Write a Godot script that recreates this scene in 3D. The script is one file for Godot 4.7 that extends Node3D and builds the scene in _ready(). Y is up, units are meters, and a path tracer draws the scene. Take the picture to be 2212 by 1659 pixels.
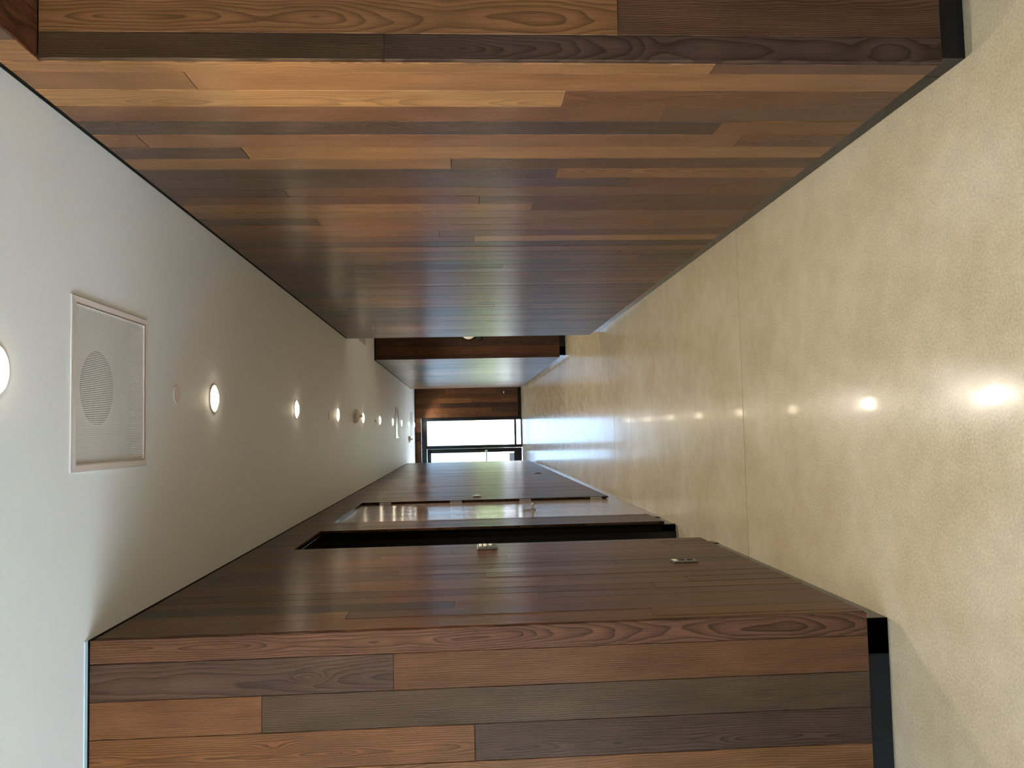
extends Node3D
# A timber-lined corridor with a polished concrete floor, photographed with the camera turned on its side.

const XR := 1.006        # face of the right-hand timber wall
const XL := -0.647       # face of the left-hand timber wall
const HC := 2.679        # ceiling
const HB := 0.087        # lower end of the planks, above the recessed black base
const ZL := -2.744       # near corner of the left wall
const ZR := -2.1545      # near corner of the right wall
const ZRE := -8.614      # end of the first right wall
const ZA := -11.341      # near corner of the second right wall
const ZB := -19.07       # its far end
const ZLE := -17.465     # far end of the left wall
const ZE := -20.46       # end wall with the glass entrance
const REC := 0.027       # how far the base sits back
const TH := 0.015        # thickness of the planks
const PITCH := 0.1195
const TOPGAP := 0.017

var M := {}
var rng := RandomNumberGenerator.new()
var taken := {}
var tones: Array[Color] = []


func _ready() -> void:
	rng.seed = 20417
	# ---------- camera, sky, sun, exposure ----------
	var cam := Camera3D.new()
	cam.name = "camera"
	var right := Vector3(0.99812, -0.01875, 0.05834)
	var up := Vector3(0.02217, 0.99804, -0.0586)
	var back := Vector3(-0.05713, 0.05978, 0.99658)
	cam.transform = Transform3D(Basis(-up, right, back).orthonormalized(), Vector3(0, 1.45, 0))
	cam.keep_aspect = Camera3D.KEEP_HEIGHT
	cam.fov = rad_to_deg(2.0 * atan(829.5 / 1754.08))
	cam.near = 0.03
	add_child(cam)
	cam.current = true
	var we := WorldEnvironment.new()
	we.name = "environment"
	var env := Environment.new()
	env.background_mode = Environment.BG_SKY
	var sky := Sky.new()
	var sm := ProceduralSkyMaterial.new()
	sm.sky_top_color = Color(0.50, 0.70, 1.0)
	sm.sky_horizon_color = Color(0.70, 0.87, 1.0)
	sm.sky_curve = 0.25
	sm.ground_horizon_color = Color(0.72, 0.76, 0.74)
	sm.ground_bottom_color = Color(0.42, 0.42, 0.38)
	sm.energy_multiplier = 7.5
	sky.sky_material = sm
	env.sky = sky
	env.tonemap_mode = Environment.TONE_MAPPER_LINEAR
	env.tonemap_exposure = 1.16
	env.sdfgi_enabled = true
	env.ssao_enabled = true
	env.ssil_enabled = true
	we.environment = env
	add_child(we)
	var sun := DirectionalLight3D.new()
	sun.name = "sun"
	sun.light_color = Color(1.0, 0.99, 0.97)
	sun.light_energy = 46.0
	sun.light_angular_distance = 0.6
	sun.shadow_enabled = true
	sun.sky_mode = DirectionalLight3D.SKY_MODE_LIGHT_ONLY
	sun.transform = Transform3D(Basis.looking_at(Vector3(0.25, -0.97, 0.0), Vector3.UP), Vector3(20, 30, 0))
	add_child(sun)
	make_materials()
	# ---------- the setting ----------
	build_floor()
	build_ceiling()
	build_right_walls()
	build_left_walls()
	build_end_wall()
	build_lobby()
	build_outside()
	# ---------- things ----------
	build_downlights()
	build_ceiling_things()
	build_wall_things()


# =====================================================================  helpers
func numbered(called: String) -> String:
	if not taken.has(called):
		taken[called] = 0
		return called
	taken[called] += 1
	return "%s_%03d" % [called, taken[called]]


func tag(o: Node3D, label: String, category: String, group := "", kind := "") -> void:
	o.set_meta("label", label)
	if category != "":
		o.set_meta("category", category)
	if group != "":
		o.set_meta("group", group)
	if kind != "":
		o.set_meta("kind", kind)


func root_thing(called: String, at: Vector3, label: String, category: String, group := "") -> Node3D:
	var o := Node3D.new()
	o.name = numbered(called)
	o.position = at
	tag(o, label, category, group)
	add_child(o)
	return o


func struct_root(called: String, label: String, at := Vector3.ZERO) -> Node3D:
	var o := Node3D.new()
	o.name = called
	o.position = at
	tag(o, label, "", "", "structure")
	add_child(o)
	return o


func part(called: String, mesh: Mesh, mat: Material, parent: Node3D, xf := Transform3D.IDENTITY) -> MeshInstance3D:
	var o := MeshInstance3D.new()
	o.name = called
	o.mesh = mesh
	o.material_override = mat
	o.transform = xf
	o.cast_shadow = GeometryInstance3D.SHADOW_CASTING_SETTING_ON
	parent.add_child(o, true)
	return o


func new_st() -> SurfaceTool:
	var st := SurfaceTool.new()
	st.begin(Mesh.PRIMITIVE_TRIANGLES)
	return st


# a quad whose visible side looks along n
func quad(st: SurfaceTool, a: Vector3, b: Vector3, c: Vector3, d: Vector3, n: Vector3, uv := PackedVector2Array()) -> void:
	var p := [a, b, c, d]
	var u: Array = [Vector2.ZERO, Vector2(1, 0), Vector2(1, 1), Vector2(0, 1)] if uv.is_empty() else Array(uv)
	var order := [0, 1, 2, 0, 2, 3]
	if (b - a).cross(c - a).dot(n) > 0.0:
		order = [0, 2, 1, 0, 3, 2]
	for i in order:
		st.set_normal(n)
		st.set_uv(u[i])
		st.add_vertex(p[i])


# a box with chamfered edges, added to st
func add_box(st: SurfaceTool, lo: Vector3, hi: Vector3, ch := 0.0) -> void:
	var c := (lo + hi) / 2.0
	var h := (hi - lo) / 2.0
	ch = minf(ch, minf(h.x, minf(h.y, h.z)) * 0.8)
	var ax := [Vector3.RIGHT, Vector3.UP, Vector3.BACK]
	var he := [h.x, h.y, h.z]
	for i in 3:
		var j := (i + 1) % 3
		var k := (i + 2) % 3
		for s in [-1.0, 1.0]:
			var n: Vector3 = ax[i] * s
			var o: Vector3 = c + n * he[i]
			var a: Vector3 = ax[j] * (he[j] - ch)
			var b: Vector3 = ax[k] * (he[k] - ch)
			quad(st, o - a - b, o + a - b, o + a + b, o - a + b, n)
	if ch <= 0.0:
		return
	for i in 3:
		var j := (i + 1) % 3
		var k := (i + 2) % 3
		for s in [-1.0, 1.0]:
			for t in [-1.0, 1.0]:
				var e: Vector3 = ax[k] * (he[k] - ch)
				var p: Vector3 = c + ax[i] * s * he[i] + ax[j] * t * (he[j] - ch)
				var q: Vector3 = c + ax[i] * s * (he[i] - ch) + ax[j] * t * he[j]
				quad(st, p - e, p + e, q + e, q - e, (ax[i] * s + ax[j] * t).normalized())
	for sx in [-1.0, 1.0]:
		for sy in [-1.0, 1.0]:
			for sz in [-1.0, 1.0]:
				var n := Vector3(sx, sy, sz).normalized()
				var p := c + Vector3(sx * h.x, sy * (h.y - ch), sz * (h.z - ch))
				var q := c + Vector3(sx * (h.x - ch), sy * h.y, sz * (h.z - ch))
				var r := c + Vector3(sx * (h.x - ch), sy * (h.y - ch), sz * h.z)
				var tri := [p, q, r] if (q - p).cross(r - p).dot(n) < 0.0 else [p, r, q]
				for v in tri:
					st.set_normal(n)
					st.set_uv(Vector2.ZERO)
					st.add_vertex(v)


func box_mesh(lo: Vector3, hi: Vector3, ch := 0.0) -> ArrayMesh:
	var st := new_st()
	add_box(st, lo, hi, ch)
	return st.commit()


# a profile of (radius, height) turned about the y axis; a radius of 0 closes it
func add_lathe(st: SurfaceTool, prof: PackedVector2Array, seg := 32, xf := Transform3D.IDENTITY) -> void:
	for i in prof.size() - 1:
		var a := prof[i]
		var b := prof[i + 1]
		var t := b - a
		if t.length() < 1e-6:
			continue
		var n2 := Vector2(t.y, -t.x).normalized()
		for k in seg:
			var f0 := TAU * k / seg
			var f1 := TAU * (k + 1) / seg
			var d0 := Vector3(cos(f0), 0, sin(f0))
			var d1 := Vector3(cos(f1), 0, sin(f1))
			var p := [d0 * a.x + Vector3.UP * a.y, d1 * a.x + Vector3.UP * a.y, d1 * b.x + Vector3.UP * b.y, d0 * b.x + Vector3.UP * b.y]
			var nn := [d0 * n2.x + Vector3.UP * n2.y, d1 * n2.x + Vector3.UP * n2.y, d1 * n2.x + Vector3.UP * n2.y, d0 * n2.x + Vector3.UP * n2.y]
			var mid: Vector3 = (nn[0] + nn[1]).normalized()
			for tri in [[0, 1, 2], [0, 2, 3]]:
				var g: Vector3 = (p[tri[1]] - p[tri[0]]).cross(p[tri[2]] - p[tri[0]])
				if g.length() < 1e-12:
					continue
				var o: Array = tri if g.dot(mid) < 0.0 else [tri[0], tri[2], tri[1]]
				for v in o:
					st.set_normal((xf.basis * nn[v]).normalized())
					st.set_uv(Vector2(p[v].x, p[v].z))
					st.add_vertex(xf * p[v])


func lathe_mesh(prof: PackedVector2Array, seg := 32) -> ArrayMesh:
	var st := new_st()
	add_lathe(st, prof, seg)
	return st.commit()


func rod(st: SurfaceTool, a: Vector3, b: Vector3, r: float, seg := 12) -> void:
	var y := (b - a).normalized()
	var x := y.cross(Vector3(0.31, 0.77, 0.55)).normalized()
	var z := x.cross(y)
	var l := a.distance_to(b)
	add_lathe(st, PackedVector2Array([Vector2(0, 0), Vector2(r * 0.8, 0), Vector2(r, r * 0.2), Vector2(r, l - r * 0.2), Vector2(r * 0.8, l), Vector2(0, l)]), seg, Transform3D(Basis(x, y, z), a))


func lin(r: int, g: int, b: int) -> Color:
	return Color8(r, g, b).srgb_to_linear()


# =====================================================================  materials
func std(col: Color, rough: float, metal := 0.0, spec := 0.5) -> StandardMaterial3D:
	var m := StandardMaterial3D.new()
	m.albedo_color = col
	m.roughness = rough
	m.metallic = metal
	m.metallic_specular = spec
	return m


func noise_image(w: int, h: int, freq: float, sd: int, oct := 4) -> PackedByteArray:
	var n := FastNoiseLite.new()
	n.seed = sd
	n.noise_type = FastNoiseLite.TYPE_SIMPLEX_SMOOTH
	n.frequency = freq
	n.fractal_octaves = oct
	return n.get_seamless_image(w, h).get_data()


# sixteen boards side by side, each 128 pixels across and 2048 long: growth rings cut at various distances from the pith
func wood_textures() -> Array:
	var w := 2048
	var h := 2048
	var fib := FastNoiseLite.new()
	fib.seed = 5
	fib.frequency = 0.22
	fib.fractal_octaves = 3
	var fimg: Image = fib.get_image(56, h)
	fimg.resize(w, h, Image.INTERPOLATE_CUBIC)
	var fibre: PackedByteArray = fimg.get_data()
	fib.seed = 9
	fib.frequency = 0.4
	var pimg: Image = fib.get_image(340, h)
	pimg.resize(w, h, Image.INTERPOLATE_BILINEAR)
	var pore: PackedByteArray = pimg.get_data()
	var wob := FastNoiseLite.new()
	wob.seed = 31
	wob.frequency = 0.012
	wob.fractal_octaves = 3
	var wimg: Image = wob.get_image(512, h)
	wimg.resize(w, h, Image.INTERPOLATE_CUBIC)
	var wav: PackedByteArray = wimg.get_data()
	var one := FastNoiseLite.new()
	one.seed = 77
	one.frequency = 0.0013
	one.fractal_octaves = 3
	var out := PackedByteArray()
	out.resize(w * h * 3)
	var hgt := PackedByteArray()
	hgt.resize(w * h)
	var r2 := RandomNumberGenerator.new()
	r2.seed = 4242
	var dpx := PackedFloat32Array()
	dpx.resize(w)
	var opx := PackedFloat32Array()
	opx.resize(w)
	for b in 16:
		var plain := b % 2 == 1
		var w0 := r2.randf_range(60.0, 150.0) if plain else r2.randf_range(-26.0, 26.0)
		var spacing := r2.randf_range(4.0, 7.0) if plain else r2.randf_range(5.5, 9.5)
		var slope := r2.randf_range(18.0, 42.0) * (1.0 if r2.randf() < 0.5 else -1.0)
		var amp := r2.randf_range(8.0, 22.0)
		var depth := r2.randf_range(0.46, 0.74)
		var kx := r2.randf_range(300.0, 1750.0)
		var ky := r2.randf_range(30.0, 98.0)
		var knot := r2.randf_range(16.0, 30.0) if b in [2, 6, 9, 13] else 0.0
		for x in w:
			var l := x * 2.6 / w
			dpx[x] = 26.0 + slope * (l - 1.3) + amp * one.get_noise_2d(x, b * 900.0) * 2.2
			opx[x] = w0 + 9.0 * one.get_noise_2d(x * 1.7, b * 900.0 + 400.0)
		for yy in 128:
			var row := (b * 128 + yy) * w
			var across := (yy - 64.0) * 0.935
			for x in w:
				var i := row + x
				var a := across + opx[x]
				var d := dpx[x]
				var r := sqrt(a * a + d * d) + (wav[i] - 128) * 0.034
				if knot > 0.0:
					var ex := (x - kx) * 0.022
					var ey := (yy - ky) * 0.06
					var q := ex * ex + ey * ey
					if q < 9.0:
						r += knot * exp(-q)
				var t := r / spacing
				t -= floor(t)
				# pale early wood that darkens to a fine late-wood line, then a sharp return
				var ring := t * t if t < 0.92 else (1.0 - t) * 10.6
				var v := 1.0 - depth * ring
				v *= 1.0 + (fibre[i] - 128) * 0.0018
				v *= 1.0 - maxf(0.0, pore[i] - 150) * 0.0018 * (0.4 + ring)
				v *= 1.0 + (wav[i] - 128) * 0.0014
				v = clampf(v * 0.9, 0.05, 1.0)
				var o := i * 3
				out[o] = int(255.0 * sqrt(minf(1.0, v * 1.02)))
				out[o + 1] = int(255.0 * sqrt(v * (0.955 + 0.045 * v)))
				out[o + 2] = int(255.0 * sqrt(v * (0.92 + 0.08 * v)))
				hgt[i] = int(clampf(150.0 - 60.0 * ring - maxf(0.0, pore[i] - 135) * 0.9 + (fibre[i] - 128) * 0.35, 0, 255))
	var img := Image.create_from_data(w, h, false, Image.FORMAT_RGB8, out)
	var bump := Image.create_from_data(w, h, false, Image.FORMAT_L8, hgt)
	bump.convert(Image.FORMAT_RGBA8)
	bump.bump_map_to_normal_map(0.9)
	return [ImageTexture.create_from_image(img), ImageTexture.create_from_image(bump)]


func concrete_textures() -> Array:
	var s := 1024
	var a := noise_image(s, s, 0.0035, 3, 5)
	var c := noise_image(s, s, 0.02, 8, 4)
	var f := noise_image(s, s, 0.22, 12, 2)
	var out := PackedByteArray()
	out.resize(s * s * 3)
	var rough := PackedByteArray()
	rough.resize(s * s)
	for i in s * s:
		var v := 0.86 + (a[i] - 128) * 0.00042 + (c[i] - 128) * 0.00018 + (f[i] - 128) * 0.0006
		if f[i] > 246 and c[i] > 170:
			v += 0.08
		var cool := (a[i] - 128) * 0.00012
		out[i * 3] = int(clampf(255.0 * v * (1.0 - cool), 0, 255))
		out[i * 3 + 1] = int(clampf(255.0 * v * 0.995, 0, 255))
		out[i * 3 + 2] = int(clampf(255.0 * v * (0.985 + cool * 1.5), 0, 255))
		rough[i] = int(clampf(128.0 + (c[i] - 128) * 0.25 + (f[i] - 128) * 0.25, 0, 255))
	var bump := PackedByteArray(f)
	var bi := Image.create_from_data(s, s, false, Image.FORMAT_L8, bump)
	bi.convert(Image.FORMAT_RGBA8)
	bi.bump_map_to_normal_map(0.35)
	return [ImageTexture.create_from_image(Image.create_from_data(s, s, false, Image.FORMAT_RGB8, out)), ImageTexture.create_from_image(Image.create_from_data(s, s, false, Image.FORMAT_L8, rough)), ImageTexture.create_from_image(bi)]


func make_materials() -> void:
	tones = [lin(70, 53, 42), lin(86, 59, 42), lin(99, 67, 44), lin(113, 79, 50), lin(135, 96, 59)]
	var wt := wood_textures()
	var wood := std(Color.WHITE, 0.28, 0.0, 0.2)
	wood.albedo_texture = wt[0]
	wood.vertex_color_use_as_albedo = true
	wood.normal_enabled = true
	wood.normal_texture = wt[1]
	wood.normal_scale = 1.0
	M.wood = wood
	var dw: StandardMaterial3D = wood.duplicate()
	dw.roughness = 0.1
	dw.normal_scale = 0.6
	dw.metallic_specular = 0.75
	M.door_wood = dw
	var ct := concrete_textures()
	var fl := std(Color(0.735, 0.68, 0.57), 0.4, 0.0, 0.34)
	fl.clearcoat_enabled = true
	fl.clearcoat = 0.18
	fl.clearcoat_roughness = 0.06
	fl.albedo_texture = ct[0]
	fl.roughness_texture = ct[1]
	fl.roughness_texture_channel = BaseMaterial3D.TEXTURE_CHANNEL_RED
	fl.normal_enabled = true
	fl.normal_texture = ct[2]
	fl.normal_scale = 0.1
	fl.uv1_triplanar = true
	fl.uv1_world_triplanar = true
	fl.uv1_scale = Vector3(0.42, 0.42, 0.42)
	M.concrete = fl
	M.joint = std(Color(0.16, 0.14, 0.12), 0.9)
	M.base = std(Color(0.02, 0.028, 0.045), 0.13, 0.0, 0.36)
	M.black = std(Color(0.07, 0.072, 0.08), 0.28, 0.0, 0.5)
	M.gap = std(Color(0.015, 0.014, 0.014), 0.8, 0.0, 0.2)
	M.core = std(Color(0.05, 0.045, 0.04), 0.9, 0.0, 0.2)
	M.plaster = std(Color(0.935, 0.96, 0.98), 0.55, 0.0, 0.5)
	M.wallpaint = std(Color(0.88, 0.88, 0.87), 0.7)
	M.white_metal = std(Color(0.86, 0.83, 0.82), 0.3, 0.0, 0.5)
	M.perforated = std(Color(0.93, 0.95, 0.95), 0.3, 0.1, 0.5)
	M.white_plastic = std(Color(0.88, 0.85, 0.83), 0.4)
	M.alu = std(Color(0.72, 0.78, 0.82), 0.28, 0.85)
	M.edge_trim = std(Color(0.74, 0.85, 0.91), 0.5)
	M.steel = std(Color(0.74, 0.73, 0.71), 0.3, 0.9)
	M.steel_dull = std(Color(0.55, 0.57, 0.58), 0.42, 0.9)
	M.storefront = std(Color(0.05, 0.055, 0.065), 0.3, 0.3, 0.5)
	var gl := std(Color(0.95, 1.0, 1.0, 0.06), 0.0, 0.0, 0.5)
	gl.transparency = BaseMaterial3D.TRANSPARENCY_ALPHA
	M.glass = gl
	var gt := std(Color(0.12, 0.2, 0.22, 0.3), 0.0, 0.0, 0.5)
	gt.transparency = BaseMaterial3D.TRANSPARENCY_ALPHA
	M.tinted = gt
	var lens := std(Color(1, 0.97, 0.9), 0.4)
	lens.emission_enabled = true
	lens.emission = Color(1.0, 0.93, 0.8)
	lens.emission_energy_multiplier = 40.0
	M.lens = lens
	M.dark_grey = std(Color(0.13, 0.14, 0.16), 0.5)
	M.rim = std(Color(0.03, 0.03, 0.03), 0.4)
	M.white_gloss = std(Color(0.95, 0.92, 0.82), 0.35)
	M.grass = std(Color(0.34, 0.40, 0.27), 0.9)
	M.pavement = std(Color(0.77, 0.79, 0.79), 0.8)
	M.leaf = std(Color(0.22, 0.38, 0.14), 0.7)
	M.bark = std(Color(0.28, 0.21, 0.15), 0.9)
	M.slot = std(Color(0.02, 0.02, 0.02), 0.6)


# =====================================================================  planks
func pick_tone() -> Color:
	var t := rng.randf()
	var k := 0 if t < 0.22 else 1 if t < 0.5 else 2 if t < 0.78 else 3 if t < 0.94 else 4
	return tones[k]


func shade(c: Color) -> Color:
	var f := rng.randf_range(0.9, 1.1)
	var h := rng.randf_range(-0.05, 0.05)
	return Color(c.r * f * (1.0 + h), c.g * f, c.b * f * (1.0 - h))


# one board of the lining: local x along the wall, y up, z out of the wall; its front lies at z = 0
func add_plank(st: SurfaceTool, u0: float, u1: float, y0: float, y1: float, col: Color, xf := Transform3D.IDENTITY) -> void:
	var g := 0.0005
	var e := 0.0014
	var strip := rng.randi() % 16
	var flip_l := rng.randf() < 0.5
	var flip_w := rng.randf() < 0.5
	var lift := [rng.randf_range(-0.0007, 0.0007), rng.randf_range(-0.0007, 0.0007)]
	var a := u0 + g
	var b := u1 - g
	var c := y0 + (g if y0 > HB + 0.01 else 0.0)
	var d := y1 - g
	var uv := func(u: float, y: float) -> Vector2:
		var l: float = clampf(y / 2.72, 0.0, 1.0)
		var w: float = clampf((u - u0) / PITCH, 0.0, 1.0)
		return Vector2(1.0 - l if flip_l else l, (strip + 0.02 + 0.96 * (1.0 - w if flip_w else w)) / 16.0)
	var f := [Vector3(a + e, c + e, lift[0]), Vector3(b - e, c + e, lift[1]), Vector3(b - e, d - e, lift[1]), Vector3(a + e, d - e, lift[0])]
	var o := [Vector3(a, c, -e), Vector3(b, c, -e), Vector3(b, d, -e), Vector3(a, d, -e)]
	var k := [Vector3(a, c, -TH), Vector3(b, c, -TH), Vector3(b, d, -TH), Vector3(a, d, -TH)]
	var tilt: float = (lift[0] - lift[1]) / (b - a)
	st.set_color(col)
	var fu := PackedVector2Array()
	for p in f:
		fu.append(uv.call(p.x, p.y))
	var nn := xf.basis * Vector3(tilt, 0, 1).normalized()
	quad(st, xf * f[0], xf * f[1], xf * f[2], xf * f[3], nn, fu)
	var dirs := [Vector3.DOWN, Vector3.RIGHT, Vector3.UP, Vector3.LEFT]
	for i in 4:
		var j := (i + 1) % 4
		var eu := PackedVector2Array([fu[i], fu[j], fu[j], fu[i]])
		quad(st, xf * f[i], xf * f[j], xf * o[j], xf * o[i], xf.basis * (dirs[i] + Vector3.BACK).normalized(), eu)
		quad(st, xf * o[i], xf * o[j], xf * k[j], xf * k[i], xf.basis * dirs[i], eu)


# columns of planks between the edges us; joints[i] = heights of the butt joints of column i, tone_of[i] = tones from the bottom piece up
func lining(wall: Node3D, xf: Transform3D, us: Array, y0: float, y1: float, joints := {}, tone_of := {}, merged := false) -> void:
	var st: SurfaceTool = new_st() if merged else null
	for i in us.size() - 1:
		var cuts: Array = []
		if joints.has(i):
			cuts = joints[i].duplicate()
		elif y1 - y0 > 0.8:
			cuts = [rng.randf_range(y0 + 0.25, y1 - 0.25)]
			if rng.randf() < 0.3:
				var extra := rng.randf_range(y0 + 0.25, y1 - 0.25)
				if absf(extra - cuts[0]) > 0.5:
					cuts.append(extra)
		cuts.sort()
		var ys: Array = [y0]
		for c in cuts:
			if c > y0 + 0.05 and c < y1 - 0.05:
				ys.append(c)
		ys.append(y1)
		for k in ys.size() - 1:
			var col := pick_tone()
			if tone_of.has(i) and k < tone_of[i].size():
				col = tones[tone_of[i][k]]
			col = shade(col)
			if merged:
				add_plank(st, us[i], us[i + 1], ys[k], ys[k + 1], col, xf)
			else:
				var mid: float = (us[i] + us[i + 1]) / 2.0
				var s := new_st()
				add_plank(s, us[i] - mid, us[i + 1] - mid, ys[k], ys[k + 1], col)
				part("plank", s.commit(), M.wood, wall, xf * Transform3D(Basis.IDENTITY, Vector3(mid, 0, 0)))
	if merged:
		var o := part("planking", st.commit(), M.wood, wall)
		o.set_meta("kind", "stuff")


# edges from a to b on a pitch that passes through "phase"
func edges(a: float, b: float, phase: float) -> Array:
	var out: Array = [a]
	var k: float = ceil((a - phase) / PITCH)
	while phase + k * PITCH < b - 0.022:
		var e: float = phase + k * PITCH
		if e > a + 0.022:
			out.append(e)
		k += 1.0
	out.append(b)
	return out


# local frame of a lining: origin, direction of u along the wall, outward normal
func frame(o: Vector3, u: Vector3, n: Vector3) -> Transform3D:
	return Transform3D(Basis(u, Vector3.UP, n), o)


# =====================================================================  floor and ceiling
func build_floor() -> void:
	var fl := struct_root("floor", "polished beige concrete floor with saw-cut joints running the length of the corridor")
	var zs := [5.0, -1.35, -4.15, -7.01, -7.8, -10.9, -14.0, -17.1, -20.55]
	for i in zs.size() - 1:
		part("slab", box_mesh(Vector3(-4.7, -0.12, zs[i + 1] + 0.003), Vector3(4.3, 0, zs[i] - 0.003), 0.0014), M.concrete, fl)
	part("joint_filler", box_mesh(Vector3(-4.7, -0.16, -20.55), Vector3(4.3, -0.014, 5.0)), M.joint, fl)


const GRILLES := [Vector2(0.179, -2.917), Vector2(0.187, -14.99), Vector2(0.197, -19.1), Vector2(1.395, -10.0)]


func build_ceiling() -> void:
	var c := CSGBox3D.new()
	c.name = "ceiling"
	c.size = Vector3(9.0, 0.3, 25.55)
	c.position = Vector3(-0.2, HC + 0.15, -7.775)
	c.material = M.plaster
	for g in GRILLES:
		var b := CSGBox3D.new()
		b.name = "plenum_cut"
		b.operation = CSGShape3D.OPERATION_SUBTRACTION
		b.size = Vector3(0.53, 0.1, 0.55)
		b.position = Vector3(g.x + 0.2, -0.15, g.y + 7.775)
		b.material = M.white_metal
		c.add_child(b, true)
		var d := CSGCylinder3D.new()
		d.name = "duct_cut"
		d.operation = CSGShape3D.OPERATION_SUBTRACTION
		d.radius = 0.13
		d.height = 0.36
		d.sides = 48
		d.position = Vector3(g.x + 0.2, -0.1, g.y + 7.775)
		d.material = M.dark_grey
		c.add_child(d, true)
	tag(c, "smooth white plaster ceiling over the whole corridor", "", "", "structure")
	add_child(c)


# =====================================================================  right-hand walls
func core(called: String, lo: Vector3, hi: Vector3, parent: Node3D, mat: Material = null) -> void:
	part(called, box_mesh(lo, hi), mat if mat else M.core, parent)


func base_strip(called: String, label: String, lo: Vector3, hi: Vector3) -> void:
	var o := MeshInstance3D.new()
	o.name = called
	o.mesh = box_mesh(lo, hi, 0.002)
	o.material_override = M.base
	tag(o, label, "", "", "structure")
	add_child(o)


func build_right_walls() -> void:
	var top := HC - TOPGAP
	# first wall: planks whose joints and tones follow the photograph, nearest first
	var w := struct_root("wall_right", "long right-hand corridor wall lined with vertical brown timber planks")
	core("backing", Vector3(XR + TH + 0.001, HB + 0.013, ZRE + 0.016), Vector3(XR + 0.15, HC, ZR - 0.016), w)
	part("shadow_gap", box_mesh(Vector3(XR + 0.002, top - 0.002, ZRE), Vector3(XR + 0.02, HC, ZR - 0.002)), M.gap, w)
	var us: Array = [0.016]
	us.append_array(edges(0.0775, -(ZRE - ZR), 0.0775))
	var jo := {0: [0.73], 1: [2.203], 2: [1.128], 3: [0.79], 4: [0.573], 5: [2.52, 0.46], 6: [2.209], 7: [1.48], 8: [1.067], 9: [0.76], 10: [2.173, 0.395], 11: [1.366], 12: [1.13], 13: [0.6], 14: [2.12], 15: [], 16: [1.558], 17: [1.38], 18: [], 19: [0.842], 20: [0.55], 21: [0.40], 22: [1.9, 0.8], 23: [1.2]}
	var to := {0: [1, 3], 1: [3, 3], 2: [1, 4], 3: [1, 2], 4: [2, 0], 5: [1, 2, 2], 6: [3, 0], 7: [1, 3], 8: [3, 0], 9: [1, 0], 10: [2, 2, 0], 11: [1, 1], 12: [1, 3], 13: [2, 3], 14: [2, 0], 15: [2], 16: [1, 2], 17: [4, 1], 18: [0], 19: [2, 2], 20: [1, 1], 21: [0, 2], 22: [1, 0, 1], 23: [2, 1]}
	lining(w, frame(Vector3(XR, 0, ZR), Vector3(0, 0, -1), Vector3(-1, 0, 0)), us, HB, top, jo, to)
	base_strip("baseboard_right", "recessed glossy black base below the right-hand timber wall", Vector3(XR + REC, 0, ZRE + REC), Vector3(XR + 0.15, HB + 0.012, ZR - 0.15))
	# the return that faces the camera, beside the side opening
	var r := struct_root("wall_right_return", "timber-lined return wall facing the camera at the side opening")
	core("backing", Vector3(XR + TH, HB + 0.013, ZR - 0.15), Vector3(4.2, HC, ZR - TH - 0.001), r)
	var ru: Array = edges(0.0015, 3.1, 0.0735)
	lining(r, frame(Vector3(XR, 0, ZR), Vector3(1, 0, 0), Vector3(0, 0, 1)), ru, HB, 2.553, {0: [1.646], 1: [1.006]}, {0: [0, 0], 1: [1, 3]})
	base_strip("baseboard_return", "recessed black base below the near right return wall", Vector3(XR + REC, 0, ZR - 0.15), Vector3(4.2, HB + 0.012, ZR - REC))
	# header over the side opening, with its dark soffit boards
	var hd := struct_root("wall_header", "timber header with dark soffit boards over the side opening")
	core("backing", Vector3(XR + TH + 0.001, 2.572, ZR), Vector3(1.9, HC, 2.6), hd)
	part("shadow_gap", box_mesh(Vector3(XR + 0.002, top - 0.002, ZR), Vector3(XR + 0.02, HC, 2.6)), M.gap, hd)
	lining(hd, frame(Vector3(XR, 0, ZR), Vector3(0, 0, 1), Vector3(-1, 0, 0)), edges(-0.016, 4.7, 0.1), 2.556, top)
	for k in 7:
		var s := new_st()
		add_plank(s, -PITCH / 2.0, PITCH / 2.0, 0.0, 2.3, shade(lin(86, 52, 37)))
		part("soffit_plank", s.commit(), M.wood, hd, Transform3D(Basis(Vector3(1, 0, 0), Vector3(0, 0, 1), Vector3(0, -1, 0)), Vector3(XR + 0.002 + PITCH * (k + 0.5), 2.5545, ZR)))
	# side room beyond the opening
	var sr := struct_root("wall_side_room", "plain painted wall at the back of the side room")
	core("panel", Vector3(4.2, 0, ZE - 0.15), Vector3(4.32, HC, 5.0), sr, M.wallpaint)
	# alcove at the end of the first wall
	var al := struct_root("wall_alcove", "timber wall at the back of the alcove, facing the camera")
	core("backing", Vector3(XR + TH, HB + 0.013, ZA - 0.15), Vector3(3.6, HC, ZA - TH - 0.001), al)
	part("shadow_gap", box_mesh(Vector3(XR + 0.012, top - 0.002, ZA - 0.02), Vector3(3.6, HC, ZA - 0.002)), M.gap, al)
	lining(al, frame(Vector3(XR + 0.0135, 0, ZA), Vector3(1, 0, 0), Vector3(0, 0, 1)), edges(0.0015, 2.55, 0.055), HB, top, {0: [1.7], 1: [0.9], 2: [1.74]}, {0: [0, 0], 1: [1, 1], 2: [0, 0]})
	base_strip("baseboard_alcove", "black base below the alcove back wall", Vector3(XR + 0.0135 + REC, 0, ZA - 0.15), Vector3(3.6, HB + 0.012, ZA - REC))
	var as2 := struct_root("wall_alcove_side", "plain painted side wall of the alcove")
	core("panel", Vector3(3.6, 0, ZA - 0.15), Vector3(3.72, HC, ZRE + 0.2), as2, M.wallpaint)
	core("panel", Vector3(XR + 0.15, 0, ZRE + 0.02), Vector3(3.6, HC, ZRE + 0.14), as2, M.wallpaint)
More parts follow.
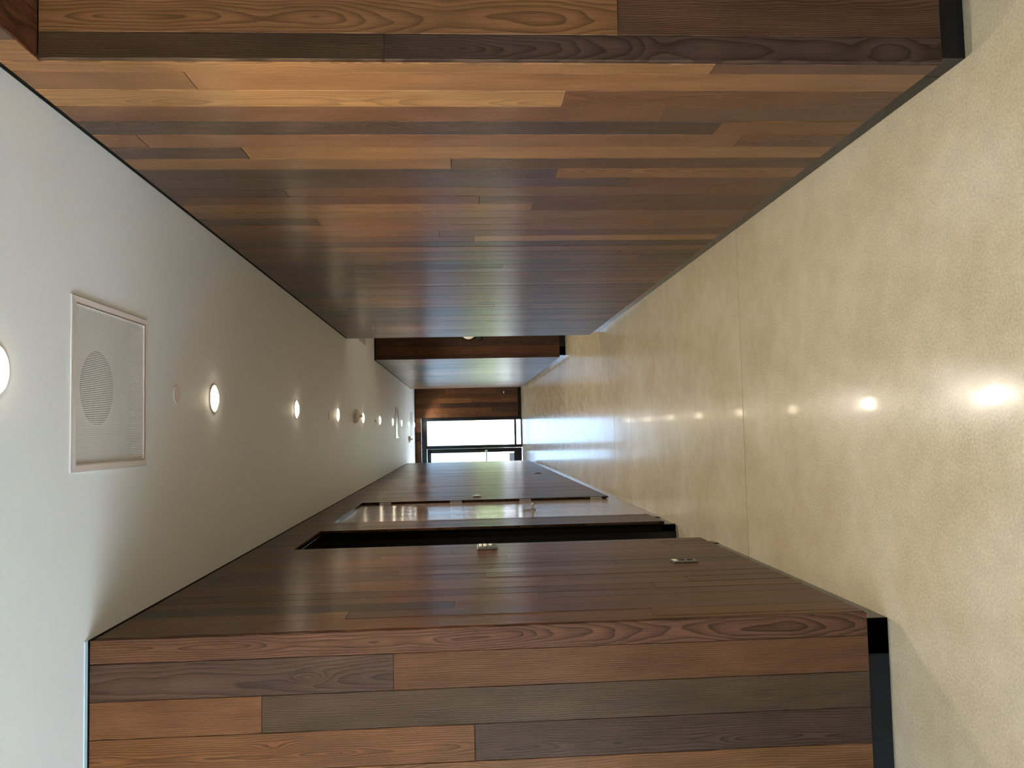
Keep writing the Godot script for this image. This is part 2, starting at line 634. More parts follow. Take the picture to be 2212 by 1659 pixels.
	# second right wall, far down the corridor
	var f := struct_root("wall_right_far", "second right-hand timber wall beyond the alcove, reflecting the glass entrance")
	var x2 := XR + 0.0135
	core("backing", Vector3(x2 + TH + 0.001, HB + 0.013, ZB), Vector3(x2 + 0.15, HC, ZA - 0.02), f)
	part("shadow_gap", box_mesh(Vector3(x2 + 0.002, top - 0.002, ZB), Vector3(x2 + 0.02, HC, ZA - 0.002)), M.gap, f)
	lining(f, frame(Vector3(x2, 0, ZA), Vector3(0, 0, -1), Vector3(-1, 0, 0)), edges(0.016, ZA - ZB, 0.06), HB, top, {}, {}, true)
	base_strip("baseboard_right_far", "glossy black base of the far right wall, bright with window light", Vector3(x2 + REC, 0, ZB + 0.001), Vector3(x2 + 0.15, HB + 0.012, ZA - REC))


# =====================================================================  left-hand walls and doors
const OP_A := -4.715   # opening with the black door: near and far edge
const OP_B := -5.57
const DR_A := -6.075   # pair of veneered doors
const DR_B := -7.755
const HEAD := 2.428


func build_left_walls() -> void:
	var top := HC - TOPGAP
	var w := struct_root("wall_left", "left-hand corridor wall of vertical brown timber planks with two door openings")
	for seg in [[ZL - 0.016, OP_A + 0.02], [OP_B - 0.02, DR_A + 0.02], [DR_B - 0.02, ZLE]]:
		core("backing", Vector3(XL - 0.15, HB + 0.013, seg[1]), Vector3(XL - TH - 0.001, HC, seg[0]), w)
	for seg in [[OP_A + 0.021, OP_B - 0.021], [DR_A + 0.021, DR_B - 0.021]]:
		core("backing", Vector3(XL - 0.15, HEAD + 0.02, seg[1]), Vector3(XL - TH - 0.001, HC, seg[0]), w)
	part("shadow_gap", box_mesh(Vector3(XL - 0.02, top - 0.002, ZLE), Vector3(XL - 0.002, HC, ZL - 0.002)), M.gap, w)
	var fr := frame(Vector3(XL, 0, ZL), Vector3(0, 0, -1), Vector3(1, 0, 0))
	# the frame above is left-handed along u, so build it from the far end instead
	fr = Transform3D(Basis(Vector3(0, 0, -1), Vector3.UP, Vector3(1, 0, 0)), Vector3(XL, 0, ZL))
	var ph := 2.92 + ZL
	var ua: Array = [0.016]
	ua.append_array(edges(ph - PITCH, ZL - OP_A, ph))
	var jo := {0: [1.2], 1: [0.8], 2: [1.879], 3: [1.498], 4: [1.168], 5: [0.68], 6: [0.508], 7: [1.011], 8: [1.366], 9: [1.766], 10: [0.735], 11: [2.2], 12: [1.245], 13: [1.895], 14: [1.52], 15: [0.345], 16: [1.1]}
	var to := {0: [2, 2], 1: [2, 2], 2: [1, 3], 3: [2, 0], 4: [1, 2], 5: [2, 1], 6: [1, 2], 7: [1, 2], 8: [2, 1], 9: [2, 0], 10: [0, 1], 11: [1, 2], 12: [1, 2], 13: [2, 1], 14: [2, 1], 15: [1, 2], 16: [1, 1]}
	lining(w, fr, ua, HB, top, jo, to)
	lining(w, fr, edges(ZL - OP_A, ZL - OP_B, ph), HEAD, top)
	lining(w, fr, edges(ZL - OP_B, ZL - DR_A, ph), HB, top)
	lining(w, fr, edges(ZL - DR_A, ZL - DR_B, ph), HEAD, top)
	lining(w, fr, edges(ZL - DR_B, ZL - ZLE, ph), HB, top, {}, {}, true)
	var n := 0
	for seg in [[ZL - REC, OP_A - 0.028], [OP_B - 0.03, DR_A + 0.001], [DR_B - 0.001, ZLE]]:
		var nm: String = ["baseboard_left", "baseboard_left_middle", "baseboard_left_far"][n]
		var lb: String = ["black base at the foot of the near left timber wall", "short black base between the two left door openings", "glossy black base along the far left wall"][n]
		base_strip(nm, lb, Vector3(XL - 0.15, 0, seg[1]), Vector3(XL - REC, HB + 0.012, seg[0]))
		n += 1
	var top2 := HC - 0.008
	# near face of the left wall, facing the camera
	var r := struct_root("wall_left_return", "wide timber-planked wall facing the camera at the lower edge")
	core("backing", Vector3(-4.6, HB + 0.013, ZL - 0.15), Vector3(XL - TH, HC, ZL - TH - 0.001), r)
	part("shadow_gap", box_mesh(Vector3(-4.6, top2 - 0.002, ZL - 0.02), Vector3(XL - 0.002, HC, ZL - 0.002)), M.gap, r)
	part("edge_trim", box_mesh(Vector3(-4.6, HC - 0.003, ZL + 0.0), Vector3(XL, HC + 0.001, ZL + 0.02), 0.0005), M.edge_trim, r)
	var e := edges(0.0015, 1.3, 0.0785)
	var fx := Transform3D(Basis(Vector3(-1, 0, 0), Vector3.UP, Vector3(0, 0, 1)), Vector3(XL, 0, ZL))
	lining(r, fx, e, HB, top2, {0: [], 1: [1.697], 2: [2.125], 3: [1.434], 4: [1.877], 5: [0.9]}, {0: [1], 1: [1, 0], 2: [0, 2], 3: [0, 2], 4: [2, 1]})
	lining(r, fx, edges(1.3, 3.95, 0.0785), HB, top2, {}, {}, true)
	base_strip("baseboard_left_return", "deep blue-black base below the wall facing the camera", Vector3(-4.6, 0, ZL - 0.15), Vector3(XL - REC, HB + 0.012, ZL - REC))
	build_black_door()
	build_double_door()
	# corridor branch at the far left
	var fb := struct_root("wall_far_left", "plain painted walls of the far left branch")
	core("panel", Vector3(-3.0, 0, ZE), Vector3(-2.88, HC, ZL - 0.15), fb, M.wallpaint)
	core("panel", Vector3(-2.88, 0, ZLE + 0.001), Vector3(XL - 0.151, HC, ZLE + 0.12), fb, M.wallpaint)


func build_black_door() -> void:
	var d := struct_root("door_1", "black painted steel door and frame set deep in the near left opening")
	var x0 := XL - 0.024
	var st := new_st()
	# far jamb, near jamb and head, each with a stop
	for s in [[OP_B - 0.03, 1.0], [OP_A + 0.03, -1.0]]:
		var z: float = s[0]
		var k: float = s[1]
		add_box(st, Vector3(XL - 0.30, 0, minf(z, z - 0.05 * k)), Vector3(x0, HEAD + 0.005, maxf(z, z - 0.05 * k)), 0.002)
		add_box(st, Vector3(XL - 0.30, 0, minf(z, z + 0.016 * k)), Vector3(XL - 0.075, HEAD - 0.02, maxf(z, z + 0.016 * k)), 0.002)
	add_box(st, Vector3(XL - 0.30, HEAD - 0.012, OP_B - 0.03), Vector3(x0, HEAD + 0.03, OP_A + 0.03), 0.002)
	add_box(st, Vector3(XL - 0.30, HEAD - 0.03, OP_B - 0.014), Vector3(XL - 0.075, HEAD - 0.012, OP_A + 0.014), 0.002)
	part("frame", st.commit(), M.black, d)
	part("leaf", box_mesh(Vector3(XL - 0.345, 0.008, OP_B - 0.012), Vector3(XL - 0.30, HEAD - 0.032, OP_A + 0.012), 0.002), M.black, d)
	var h := new_st()
	add_lathe(h, PackedVector2Array([Vector2(0, 0), Vector2(0.026, 0), Vector2(0.026, 0.008), Vector2(0.01, 0.01), Vector2(0.01, 0.05), Vector2(0, 0.05)]), 20, Transform3D(Basis(Vector3(0, 0, 1), Vector3(1, 0, 0), Vector3(0, 1, 0)), Vector3(XL - 0.30, 1.0, OP_A - 0.06)))
	rod(h, Vector3(XL - 0.255, 1.0, OP_A - 0.055), Vector3(XL - 0.255, 1.0, OP_A - 0.17), 0.009)
	part("lever_handle", h.commit(), M.steel, d)
	# wood returns of the opening
	for z in [OP_B, OP_A]:
		var s2 := new_st()
		add_box(s2, Vector3(XL - 0.024, HB, minf(z, z + (-0.03 if z == OP_B else 0.03))), Vector3(XL - TH - 0.0005, HEAD, maxf(z, z + (-0.03 if z == OP_B else 0.03))))
		part("reveal", s2.commit(), M.core, d)


func build_double_door() -> void:
	var d := struct_root("door_2", "pair of glossy brown veneered doors in the left wall")
	var x := XL - 0.022
	var st := new_st()
	add_box(st, Vector3(XL - 0.14, 0, DR_B - 0.03), Vector3(x - 0.001, HEAD + 0.002, DR_B + 0.003), 0.001)
	add_box(st, Vector3(XL - 0.14, 0, DR_A - 0.003), Vector3(x - 0.001, HEAD + 0.002, DR_A + 0.03), 0.001)
	add_box(st, Vector3(XL - 0.14, HEAD - 0.006, DR_B - 0.03), Vector3(x + 0.02, HEAD + 0.02, DR_A + 0.03), 0.001)
	part("frame", st.commit(), M.storefront, d)
	var mid: float = (DR_A + DR_B) / 2.0
	var k := 0
	for s in [[DR_B + 0.005, mid - 0.0015], [mid + 0.0015, DR_A - 0.005]]:
		var w: float = s[1] - s[0]
		var lf := new_st()
		lf.set_color(lin(150, 124, 106))
		var strips := 4
		for q in strips:
			var z0: float = s[0] + w * q / strips
			var z1: float = s[0] + w * (q + 1) / strips
			var t := (k * 4 + q) * 3 % 16
			quad(lf, Vector3(x, 0.006, z0), Vector3(x, 0.006, z1), Vector3(x, HEAD - 0.009, z1), Vector3(x, HEAD - 0.009, z0), Vector3(1, 0, 0), PackedVector2Array([Vector2(0.01, (t + 0.03) / 16.0), Vector2(0.01, (t + 0.97) / 16.0), Vector2(0.95, (t + 0.97) / 16.0), Vector2(0.95, (t + 0.03) / 16.0)]))
		add_box(lf, Vector3(x - 0.044, 0.006, s[0]), Vector3(x - 0.0005, HEAD - 0.009, s[1]))
		var leaf := part("leaf", lf.commit(), M.door_wood, d)
		var zh: float = DR_B if k == 0 else DR_A
		var sg := 1.0 if k == 0 else -1.0
		for y in [2.205, 1.54, 0.884, 0.205]:
			var hs := new_st()
			rod(hs, Vector3(x + 0.009, y - 0.055, zh + sg * 0.002), Vector3(x + 0.009, y + 0.055, zh + sg * 0.002), 0.009, 12)
			for c in [-0.02, 0.02]:
				rod(hs, Vector3(x + 0.009, y + c - 0.0006, zh + sg * 0.002), Vector3(x + 0.009, y + c + 0.0006, zh + sg * 0.002), 0.0096, 12)
			add_box(hs, Vector3(x - 0.002, y - 0.055, minf(zh, zh + sg * 0.034)), Vector3(x + 0.0025, y + 0.055, maxf(zh, zh + sg * 0.034)), 0.0008)
			part("hinge", hs.commit(), M.steel, leaf)
		if k == 1:
			var ls := new_st()
			add_box(ls, Vector3(x, 0.862, mid + 0.03), Vector3(x + 0.007, 0.972, mid + 0.075), 0.002)
			var c := Vector3(x, 0.89, mid + 0.052)
			add_lathe(ls, PackedVector2Array([Vector2(0, 0), Vector2(0.02, 0), Vector2(0.02, 0.01), Vector2(0.0105, 0.014), Vector2(0.0105, 0.05), Vector2(0, 0.05)]), 20, Transform3D(Basis(Vector3(0, 0, 1), Vector3(1, 0, 0), Vector3(0, 1, 0)), c))
			rod(ls, c + Vector3(0.052, 0, -0.008), c + Vector3(0.052, 0, 0.11), 0.009, 14)
			part("lever_handle", ls.commit(), M.steel, leaf)
		k += 1


# =====================================================================  end wall with the glass entrance
func build_end_wall() -> void:
	var top := HC - TOPGAP
	var w := struct_root("wall_end", "dark timber end wall around the glass entrance")
	core("backing", Vector3(0.3565, HB + 0.013, ZE - 0.15), Vector3(3.0, HC, ZE - TH - 0.001), w)
	core("backing", Vector3(-2.9, 2.53, ZE - 0.15), Vector3(0.362, HC, ZE - TH - 0.001), w)
	part("shadow_gap", box_mesh(Vector3(-2.88, top - 0.002, ZE - 0.02), Vector3(2.6, HC, ZE - 0.002)), M.gap, w)
	var fx := frame(Vector3(0.355, 0, ZE), Vector3(1, 0, 0), Vector3(0, 0, 1))
	lining(w, fx, edges(0.0, 2.2, 0.005), HB, top, {1: [0.75, 2.2], 2: [2.05], 3: [1.25, 2.1], 5: [0.62, 1.9]}, {0: [1, 1], 1: [0, 2, 2], 2: [0, 1], 3: [2, 3, 2], 4: [1, 1], 5: [0, 2, 1]})
	lining(w, fx, edges(-3.2, 0.0, 0.005), 2.522, top)
	base_strip("baseboard_end", "dark base below the timber end wall", Vector3(0.357, 0, ZE - 0.15), Vector3(2.6, HB + 0.012, ZE - REC))
	var es := struct_root("wall_end_side", "plain painted wall closing the far right recess")
	core("panel", Vector3(2.55, 0, ZE), Vector3(2.67, HC, ZB + 0.15), es, M.wallpaint)
	core("panel", Vector3(XR + 0.17, 0, ZB + 0.001), Vector3(2.55, HC, ZB + 0.12), es, M.wallpaint)
	# fixed glazing
	var g := struct_root("window_1", "tall fixed glass panel in a dark metal frame at the corridor end")
	var z0 := ZE - 0.11
	var z1 := ZE + 0.012
	var st := new_st()
	for b in [[0.275, 0.3562, 0.0, 2.52], [-0.425, -0.345, 0.0, 2.52]]:
		add_box(st, Vector3(b[0], b[2], z0), Vector3(b[1], b[3], z1), 0.004)
	add_box(st, Vector3(-0.345, 2.38, z0), Vector3(0.275, 2.52, z1), 0.004)
	add_box(st, Vector3(-0.345, 0.137, z0), Vector3(0.275, 0.19, z1), 0.004)
	add_box(st, Vector3(-0.345, 0.0, z0), Vector3(0.275, 0.028, z1), 0.004)
	part("frame", st.commit(), M.storefront, g)
	part("pane", box_mesh(Vector3(-0.344, 0.19, ZE - 0.052), Vector3(0.274, 2.38, ZE - 0.046)), M.tinted, g)
	part("lower_pane", box_mesh(Vector3(-0.344, 0.028, ZE - 0.052), Vector3(0.274, 0.137, ZE - 0.046)), M.tinted, g)
	# glass door
	var d := struct_root("door_3", "dark framed glass entrance door with a metal push bar")
	var sd := new_st()
	add_box(sd, Vector3(-0.53, 0.008, ZE - 0.07), Vector3(-0.427, 2.385, ZE - 0.02), 0.003)
	add_box(sd, Vector3(-1.44, 0.008, ZE - 0.07), Vector3(-1.337, 2.385, ZE - 0.02), 0.003)
	add_box(sd, Vector3(-1.337, 2.285, ZE - 0.07), Vector3(-0.53, 2.385, ZE - 0.02), 0.003)
	add_box(sd, Vector3(-1.337, 0.008, ZE - 0.07), Vector3(-0.53, 0.205, ZE - 0.02), 0.003)
	part("leaf_frame", sd.commit(), M.storefront, d)
	part("pane", box_mesh(Vector3(-1.337, 0.205, ZE - 0.048), Vector3(-0.53, 2.285, ZE - 0.042)), M.tinted, d)
	var sb := new_st()
	rod(sb, Vector3(-0.49, 0.905, ZE + 0.045), Vector3(-1.38, 0.905, ZE + 0.045), 0.019, 16)
	for px in [-0.495, -1.375]:
		add_box(sb, Vector3(px - 0.024, 0.875, ZE - 0.021), Vector3(px + 0.024, 0.94, ZE + 0.065), 0.006)
	part("push_bar", sb.commit(), M.alu, d)
	var sk := new_st()
	add_box(sk, Vector3(-1.2, 0.205, ZE - 0.02), Vector3(-0.56, 0.33, ZE - 0.005), 0.003)
	part("kick_trim", sk.commit(), M.alu, d)
	# the rest of the storefront, hidden behind the left wall
	var g2 := struct_root("window_2", "glazed sidelight left of the glass entrance door")
	var s2 := new_st()
	for b in [[-1.52, -1.442, 0.0, 2.52], [-2.88, -2.8, 0.0, 2.52], [-2.8, -1.52, 2.38, 2.52], [-2.8, -1.52, 0.0, 0.19]]:
		add_box(s2, Vector3(b[0], b[2], z0), Vector3(b[1], b[3], z1), 0.004)
	add_box(s2, Vector3(-1.442, 2.39, z0), Vector3(-0.425, 2.52, z1), 0.004)
	part("frame", s2.commit(), M.storefront, g2)
	part("pane", box_mesh(Vector3(-2.8, 0.19, ZE - 0.052), Vector3(-1.52, 2.38, ZE - 0.046)), M.tinted, g2)


# =====================================================================  lobby behind the camera
func build_lobby() -> void:
	var w := struct_root("wall_lobby_left", "painted lobby wall with a wide window, left of the camera")
	core("panel", Vector3(-4.72, 0, -2.9), Vector3(-4.6, HC, -2.4), w, M.wallpaint)
	core("panel", Vector3(-4.72, 0, 4.2), Vector3(-4.6, HC, 5.0), w, M.wallpaint)
	core("panel", Vector3(-4.72, 2.5, -2.4), Vector3(-4.6, HC, 4.2), w, M.wallpaint)
	core("panel", Vector3(-4.72, 0, -2.4), Vector3(-4.6, 0.12, 4.2), w, M.wallpaint)
	var b := struct_root("wall_back", "painted wall behind the camera")
	core("panel", Vector3(-3.4, 0, 5.0), Vector3(4.32, HC, 5.12), b, M.wallpaint)
	core("panel", Vector3(-4.72, 2.5, 5.0), Vector3(-3.4, HC, 5.12), b, M.wallpaint)
	var g4 := struct_root("window_4", "full height lobby glazing behind the camera")
	var s4 := new_st()
	for i in 4:
		var x := -4.6 + 1.2 * i / 3.0
		add_box(s4, Vector3(x - 0.035, 0, 5.0), Vector3(x + 0.035, 2.5, 5.1), 0.003)
	add_box(s4, Vector3(-4.6, 0, 5.0), Vector3(-3.4, 0.06, 5.1), 0.003)
	add_box(s4, Vector3(-4.6, 2.44, 5.0), Vector3(-3.4, 2.5, 5.1), 0.003)
	part("frame", s4.commit(), M.storefront, g4)
	for i in 3:
		part("pane", box_mesh(Vector3(-4.565 + 1.2 * i / 3.0, 0.06, 5.049), Vector3(-4.635 + 1.2 * (i + 1) / 3.0, 2.44, 5.055)), M.glass, g4)
	var g := struct_root("window_3", "wide lobby window in a dark frame")
	var st := new_st()
	for i in 4:
		var z := -2.4 + 6.6 * i / 3.0
		add_box(st, Vector3(-4.7, 0.12, z - 0.035), Vector3(-4.6, 2.5, z + 0.035), 0.003)
	add_box(st, Vector3(-4.7, 0.12, -2.4), Vector3(-4.6, 0.18, 4.2), 0.003)
	add_box(st, Vector3(-4.7, 2.44, -2.4), Vector3(-4.6, 2.5, 4.2), 0.003)
	part("frame", st.commit(), M.storefront, g)
	for i in 3:
		part("pane", box_mesh(Vector3(-4.655, 0.18, -2.365 + 2.2 * i), Vector3(-4.649, 2.44, -2.435 + 2.2 * (i + 1))), M.glass, g)


# =====================================================================  outside
func build_outside() -> void:
	var y := -0.16
	var p := struct_root("ground_porch", "pale paved porch outside the glass entrance")
	part("slab", box_mesh(Vector3(-9, y - 0.2, -24.8), Vector3(9, -0.02, -20.66)), M.pavement, p)
	var l := MeshInstance3D.new()
	l.name = "ground_lawn"
	l.mesh = box_mesh(Vector3(-60, -0.5, -120), Vector3(60, -0.161, 40))
	l.material_override = M.grass
	tag(l, "sunlit green lawn around the building", "", "", "structure")
	add_child(l)
	var r := struct_root("ground_drive", "pale concrete drive beyond the lawn strip")
	part("slab", box_mesh(Vector3(-30, -0.3, -34), Vector3(30, -0.15, -27.4)), M.pavement, r)
	part("slab", box_mesh(Vector3(-16, -0.3, -12), Vector3(-4.75, -0.15, 5.2)), M.pavement, r)
	part("slab", box_mesh(Vector3(-16, -0.3, 5.2), Vector3(8, -0.15, 16)), M.pavement, r)
	var roof := struct_root("roof", "flat roof slab above the corridor")
	part("slab", box_mesh(Vector3(-4.9, HC + 0.3, -20.7), Vector3(4.5, HC + 0.5, 5.2)), M.wallpaint, roof)


# =====================================================================  lamps
func build_downlights() -> void:
	var zs := [-2.2, -4.08, -6.05, -8.0, -9.98, -11.95, -14.1, -16.07, -18.15, -20.12, -0.25, 1.75, 3.7, -10.0]
	var names := ["downlight nearest of the corridor row, half cut off at the picture edge", "bright round downlight just past the blank cover disc, largest whole one", "third round downlight from the near end, alone on bare ceiling", "fourth round downlight, just past the small cover disc", "fifth round downlight, right behind the domed smoke detector", "sixth round downlight, two past the domed smoke detector", "seventh round downlight, just before the second square grille", "eighth round downlight, just past the second square grille", "ninth round downlight, just before the farthest square grille", "last round downlight, close against the end wall", "lobby downlight right above the camera", "lobby downlight just behind the camera", "lobby downlight near the back wall", "downlight in the alcove, hidden behind the first right wall"]
	var trim := lathe_mesh(PackedVector2Array([Vector2(0.058, 0.004), Vector2(0.060, -0.003), Vector2(0.068, -0.004), Vector2(0.074, 0.0005)]), 40)
	var lens := lathe_mesh(PackedVector2Array([Vector2(0, -0.017), Vector2(0.022, -0.0163), Vector2(0.04, -0.0135), Vector2(0.052, -0.0085), Vector2(0.0585, 0.001)]), 40)
	for i in zs.size():
		var o := root_thing("downlight", Vector3(0.19 if i < 13 else 2.25, HC, zs[i]), names[i], "ceiling lamp", "downlights along the corridor ceiling")
		part("trim_ring", trim, M.white_metal, o)
		part("lens", lens, M.lens, o)
		var s := SpotLight3D.new()
		s.name = "lamp_light"
		s.light_color = Color(1.0, 0.97, 0.91)
		s.light_energy = 2.75
		s.spot_range = 30.0
		s.spot_attenuation = 2.0
		s.spot_angle = 68.0
		s.spot_angle_attenuation = 0.55
		s.light_size = 0.05
		s.shadow_enabled = true
		s.position = Vector3(0, -0.03, 0)
		s.rotation_degrees = Vector3(-90, 0, 0)
		o.add_child(s)


# =====================================================================  ceiling fittings
func perforated_sheet(w: float, d: float, nx: int, nz: int) -> ArrayMesh:
	var st := new_st()
	var cx := w / nx
	var cz := d / nz
	for i in nx:
		for k in nz:
			var o := Vector3(-w / 2.0 + cx * (i + 0.5), 0, -d / 2.0 + cz * (k + 0.5))
			var p := [Vector3(-cx, 0, -cz) / 2.0, Vector3(cx, 0, -cz) / 2.0, Vector3(cx, 0, cz) / 2.0, Vector3(-cx, 0, cz) / 2.0]
			# diamond hole: four corner pieces
			var q := [Vector3(0, 0, -cz) * 0.40, Vector3(cx, 0, 0) * 0.40, Vector3(0, 0, cz) * 0.40, Vector3(-cx, 0, 0) * 0.40]
			for c in 4:
				var a: Vector3 = p[c]
				var b: Vector3 = p[(c + 1) % 4]
				var e: Vector3 = q[c]
				var f: Vector3 = q[(c + 1) % 4]
				for t in [[a, b, e], [b, f, e]]:
					var tri: Array = t
					if (tri[1] - tri[0]).cross(tri[2] - tri[0]).dot(Vector3.DOWN) > 0.0:
						tri = [t[0], t[2], t[1]]
					for v in tri:
						st.set_normal(Vector3.DOWN)
						st.set_uv(Vector2.ZERO)
						st.add_vertex(o + v)
	st.index()
	return st.commit()


func build_ceiling_things() -> void:
	var labels := ["large square perforated air grille in the ceiling nearest the camera", "square ceiling grille far down the corridor, shining with window light", "farthest square ceiling grille, right before the glass entrance", "square ceiling grille over the alcove on the right"]
	var fw := 0.0285
	var hw := 0.2825
	var hd := 0.302
	var sheet: ArrayMesh = perforated_sheet(2.0 * (hw - fw), 2.0 * (hd - fw), 82, 88)
	var proto: Node3D = null
	for i in 4:
		var g: Vector2 = GRILLES[i]
		if proto == null:
			proto = root_thing("air_grille", Vector3(g.x, HC, g.y), labels[i], "air vent", "square air grilles in the ceiling")
			for s in 4:
				var st := new_st()
				var ax := Vector3.RIGHT if s % 2 == 0 else Vector3.BACK
				var out := [Vector3.FORWARD, Vector3.RIGHT, Vector3.BACK, Vector3.LEFT][s] as Vector3
				var la := hw if s % 2 == 0 else hd
				var lo := hd if s % 2 == 0 else hw
				var ring := func(inset: float, y: float) -> Array:
					return [out * (lo - inset) - ax * (la - inset) + Vector3.UP * y, out * (lo - inset) + ax * (la - inset) + Vector3.UP * y]
				var prof := [[0.0, 0.0005], [0.0, -0.004], [0.003, -0.007], [fw - 0.006, -0.0085], [fw - 0.001, -0.006], [fw, 0.006]]
				for q in prof.size() - 1:
					var a: Array = ring.call(prof[q][0], prof[q][1])
					var b: Array = ring.call(prof[q + 1][0], prof[q + 1][1])
					var tv := Vector2(prof[q + 1][0] - prof[q][0], prof[q + 1][1] - prof[q][1]).normalized()
					var n := (-out * tv.y * -1.0 + Vector3.DOWN * tv.x) if q < 4 else (-out)
					if q == 0:
						n = out
					quad(st, a[0], a[1], b[1], b[0], n.normalized())
				part("frame_rail", st.commit(), M.white_metal, proto)
			part("perforated_plate", sheet, M.perforated, proto, Transform3D(Basis.IDENTITY, Vector3(0, -0.001, 0)))
		else:
			var c: Node3D = proto.duplicate()
			c.name = numbered("air_grille")
			c.position = Vector3(g.x, HC, g.y)
			c.set_meta("label", labels[i])
			add_child(c)
	# blank cover discs
	var disc := lathe_mesh(PackedVector2Array([Vector2(0, -0.006), Vector2(0.037, -0.006), Vector2(0.0405, -0.0045), Vector2(0.041, -0.002), Vector2(0.0385, 0.0)]), 40)
	var dl := ["round blank white cover disc between the near grille and first whole downlight", "small round cover disc just before the fourth downlight", "tiny cover disc on the ceiling by the end wall, left of the lamps"]
	var dp := [Vector3(0.186, HC, -3.553), Vector3(0.176, HC, -7.5), Vector3(-0.33, HC, -19.0)]
	for i in 3:
		var o := root_thing("cover_disc", dp[i], dl[i], "ceiling cover", "round cover discs on the ceiling")
		part("cap", disc, M.white_plastic, o)
	# detectors
	var det := [[Vector3(0.2, HC, -9.2), "domed white smoke detector with a bulb, hanging before the fifth downlight"], [Vector3(-0.145, HC, -18.1), "domed white detector hanging beside the farthest square grille"]]
	for q in det:
		var o := root_thing("smoke_detector", q[0], q[1], "smoke detector", "domed detectors on the corridor ceiling")
		part("housing", lathe_mesh(PackedVector2Array([Vector2(0.02, -0.062), Vector2(0.036, -0.058), Vector2(0.06, -0.047), Vector2(0.076, -0.03), Vector2(0.079, -0.012), Vector2(0.079, 0.0)]), 40), M.white_plastic, o)
		part("sensor_bulb", lathe_mesh(PackedVector2Array([Vector2(0, -0.098), Vector2(0.012, -0.094), Vector2(0.018, -0.084), Vector2(0.016, -0.072), Vector2(0.021, -0.064), Vector2(0.022, -0.058)]), 24), M.white_gloss, o)
		var sl := new_st()
		for a in 5:
			var f := PI * 0.5 + (a - 2) * 0.16
			rod(sl, Vector3(cos(f) * 0.0785, -0.02, sin(f) * 0.0785), Vector3(cos(f) * 0.0785, -0.028, sin(f) * 0.0785), 0.003, 6)
		part("vent_slots", sl.commit(), M.slot, o)
	# small spot lamp beside the sixth downlight
	var sp := root_thing("sprinkler_head", Vector3(0.165, HC, -11.35), "small bright sprinkler head just before the sixth downlight", "sprinkler")
	part("body", lathe_mesh(PackedVector2Array([Vector2(0, -0.034), Vector2(0.016, -0.033), Vector2(0.016, -0.03), Vector2(0.006, -0.028), Vector2(0.006, -0.01), Vector2(0.02, -0.006), Vector2(0.032, 0.0)]), 24), M.steel, sp)


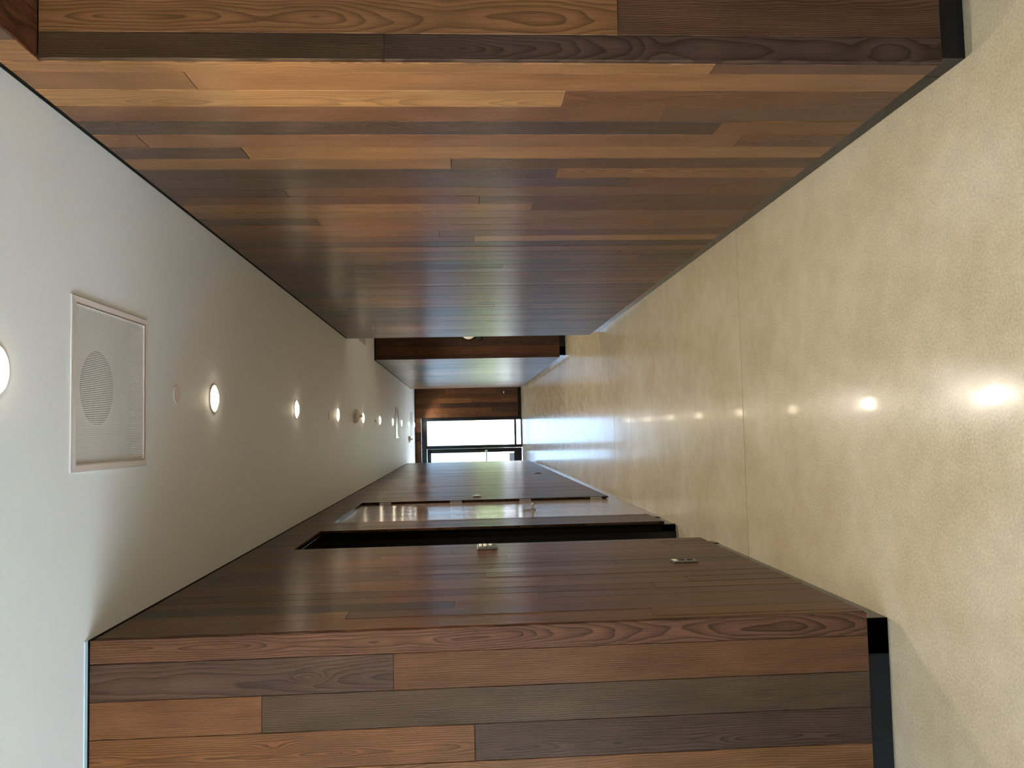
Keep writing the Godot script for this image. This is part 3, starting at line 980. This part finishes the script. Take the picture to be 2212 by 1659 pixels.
# =====================================================================  wall fittings
func build_wall_things() -> void:
	# switch plate on the near left wall
	var s := root_thing("light_switch", Vector3(XL, 1.336, -4.565), "brushed metal switch plate with three white buttons beside the black door", "light switch")
	var st := new_st()
	for h in [[0.001, 0.055], [-0.055, -0.001]]:
		add_box(st, Vector3(0.0, h[0], -0.085), Vector3(0.009, h[1], 0.085), 0.003)
		add_box(st, Vector3(0.008, h[0] + 0.003, -0.08), Vector3(0.0115, h[1] - 0.003, 0.08), 0.003)
	part("plate", st.commit(), M.steel_dull, s)
	for y in [0.036, 0.011, -0.019]:
		part("button", box_mesh(Vector3(0.0115, y - 0.009, -0.03 if y > 0.0 else -0.018), Vector3(0.0185, y + 0.009, 0.045 if y > 0.0 else 0.02), 0.003), M.white_gloss, s)
	# second switch plate past the doors
	var s2 := root_thing("light_switch", Vector3(XL, 1.337, -8.15), "narrow pale metal switch plate on the left wall past the veneered doors", "light switch")
	part("plate", box_mesh(Vector3(0, -0.042, -0.06), Vector3(0.008, 0.042, 0.06), 0.003), M.alu, s2)
	part("button", box_mesh(Vector3(0.008, -0.02, -0.02), Vector3(0.015, 0.02, 0.02), 0.003), M.white_gloss, s2)
	# outlets
	var ol := ["steel power outlet low on the near left wall, with a white sticker", "tiny power outlet low on the far left wall beyond the doors", "black power outlet low on the timber end wall"]
	var oa := [Transform3D(Basis(Vector3(0, 0, -1), Vector3.UP, Vector3(1, 0, 0)), Vector3(XL, 0.406, -3.895)), Transform3D(Basis(Vector3(0, 0, -1), Vector3.UP, Vector3(1, 0, 0)), Vector3(XL, 0.372, -12.12)), Transform3D(Basis.IDENTITY, Vector3(0.968, 0.392, ZE))]
	for i in 3:
		var o := root_thing("power_outlet", Vector3.ZERO, ol[i], "power outlet", "power outlets low on the timber walls")
		o.transform = oa[i]
		var pm: Material = M.steel_dull if i < 2 else M.rim
		part("plate", box_mesh(Vector3(-0.038, -0.0585, 0), Vector3(0.038, 0.0585, 0.008), 0.0025), pm, o)
		for y in [0.012, -0.027]:
			part("socket", lathe_mesh(PackedVector2Array([Vector2(0, 0.0105), Vector2(0.0145, 0.0105), Vector2(0.0165, 0.0085), Vector2(0.0165, 0.0)]), 24), M.slot, o, Transform3D(Basis(Vector3(1, 0, 0), Vector3(0, 0, 1), Vector3(0, -1, 0)), Vector3(0, y, 0)))
		part("sticker", box_mesh(Vector3(-0.026, 0.036, 0.007), Vector3(0.026, 0.054, 0.0088), 0.0004), M.white_gloss, o)
	# alcove wall: round white fitting and small grey box, both half hidden
	var c := root_thing("wall_clock", Vector3(1.383, 1.365, ZA), "round white wall fitting with a dark rim, half hidden in the alcove", "wall fitting")
	var fx := Transform3D(Basis(Vector3(1, 0, 0), Vector3(0, 0, 1), Vector3(0, -1, 0)), Vector3.ZERO)
	part("rim", lathe_mesh(PackedVector2Array([Vector2(0.096, 0.02), Vector2(0.1, 0.026), Vector2(0.104, 0.024), Vector2(0.106, 0.0)]), 48), M.rim, c, fx)
	part("face", lathe_mesh(PackedVector2Array([Vector2(0, 0.03), Vector2(0.08, 0.029), Vector2(0.098, 0.02)]), 48), M.white_gloss, c, fx)
	var bx := root_thing("wall_sensor", Vector3(1.32, 1.215, ZA), "small dark grey wall box under the round white fitting in the alcove", "wall box")
	part("housing", box_mesh(Vector3(-0.047, -0.034, 0), Vector3(0.047, 0.034, 0.022), 0.006), M.dark_grey, bx)
	part("cover", box_mesh(Vector3(-0.038, -0.026, 0.021), Vector3(0.038, 0.026, 0.025), 0.003), M.rim, bx)
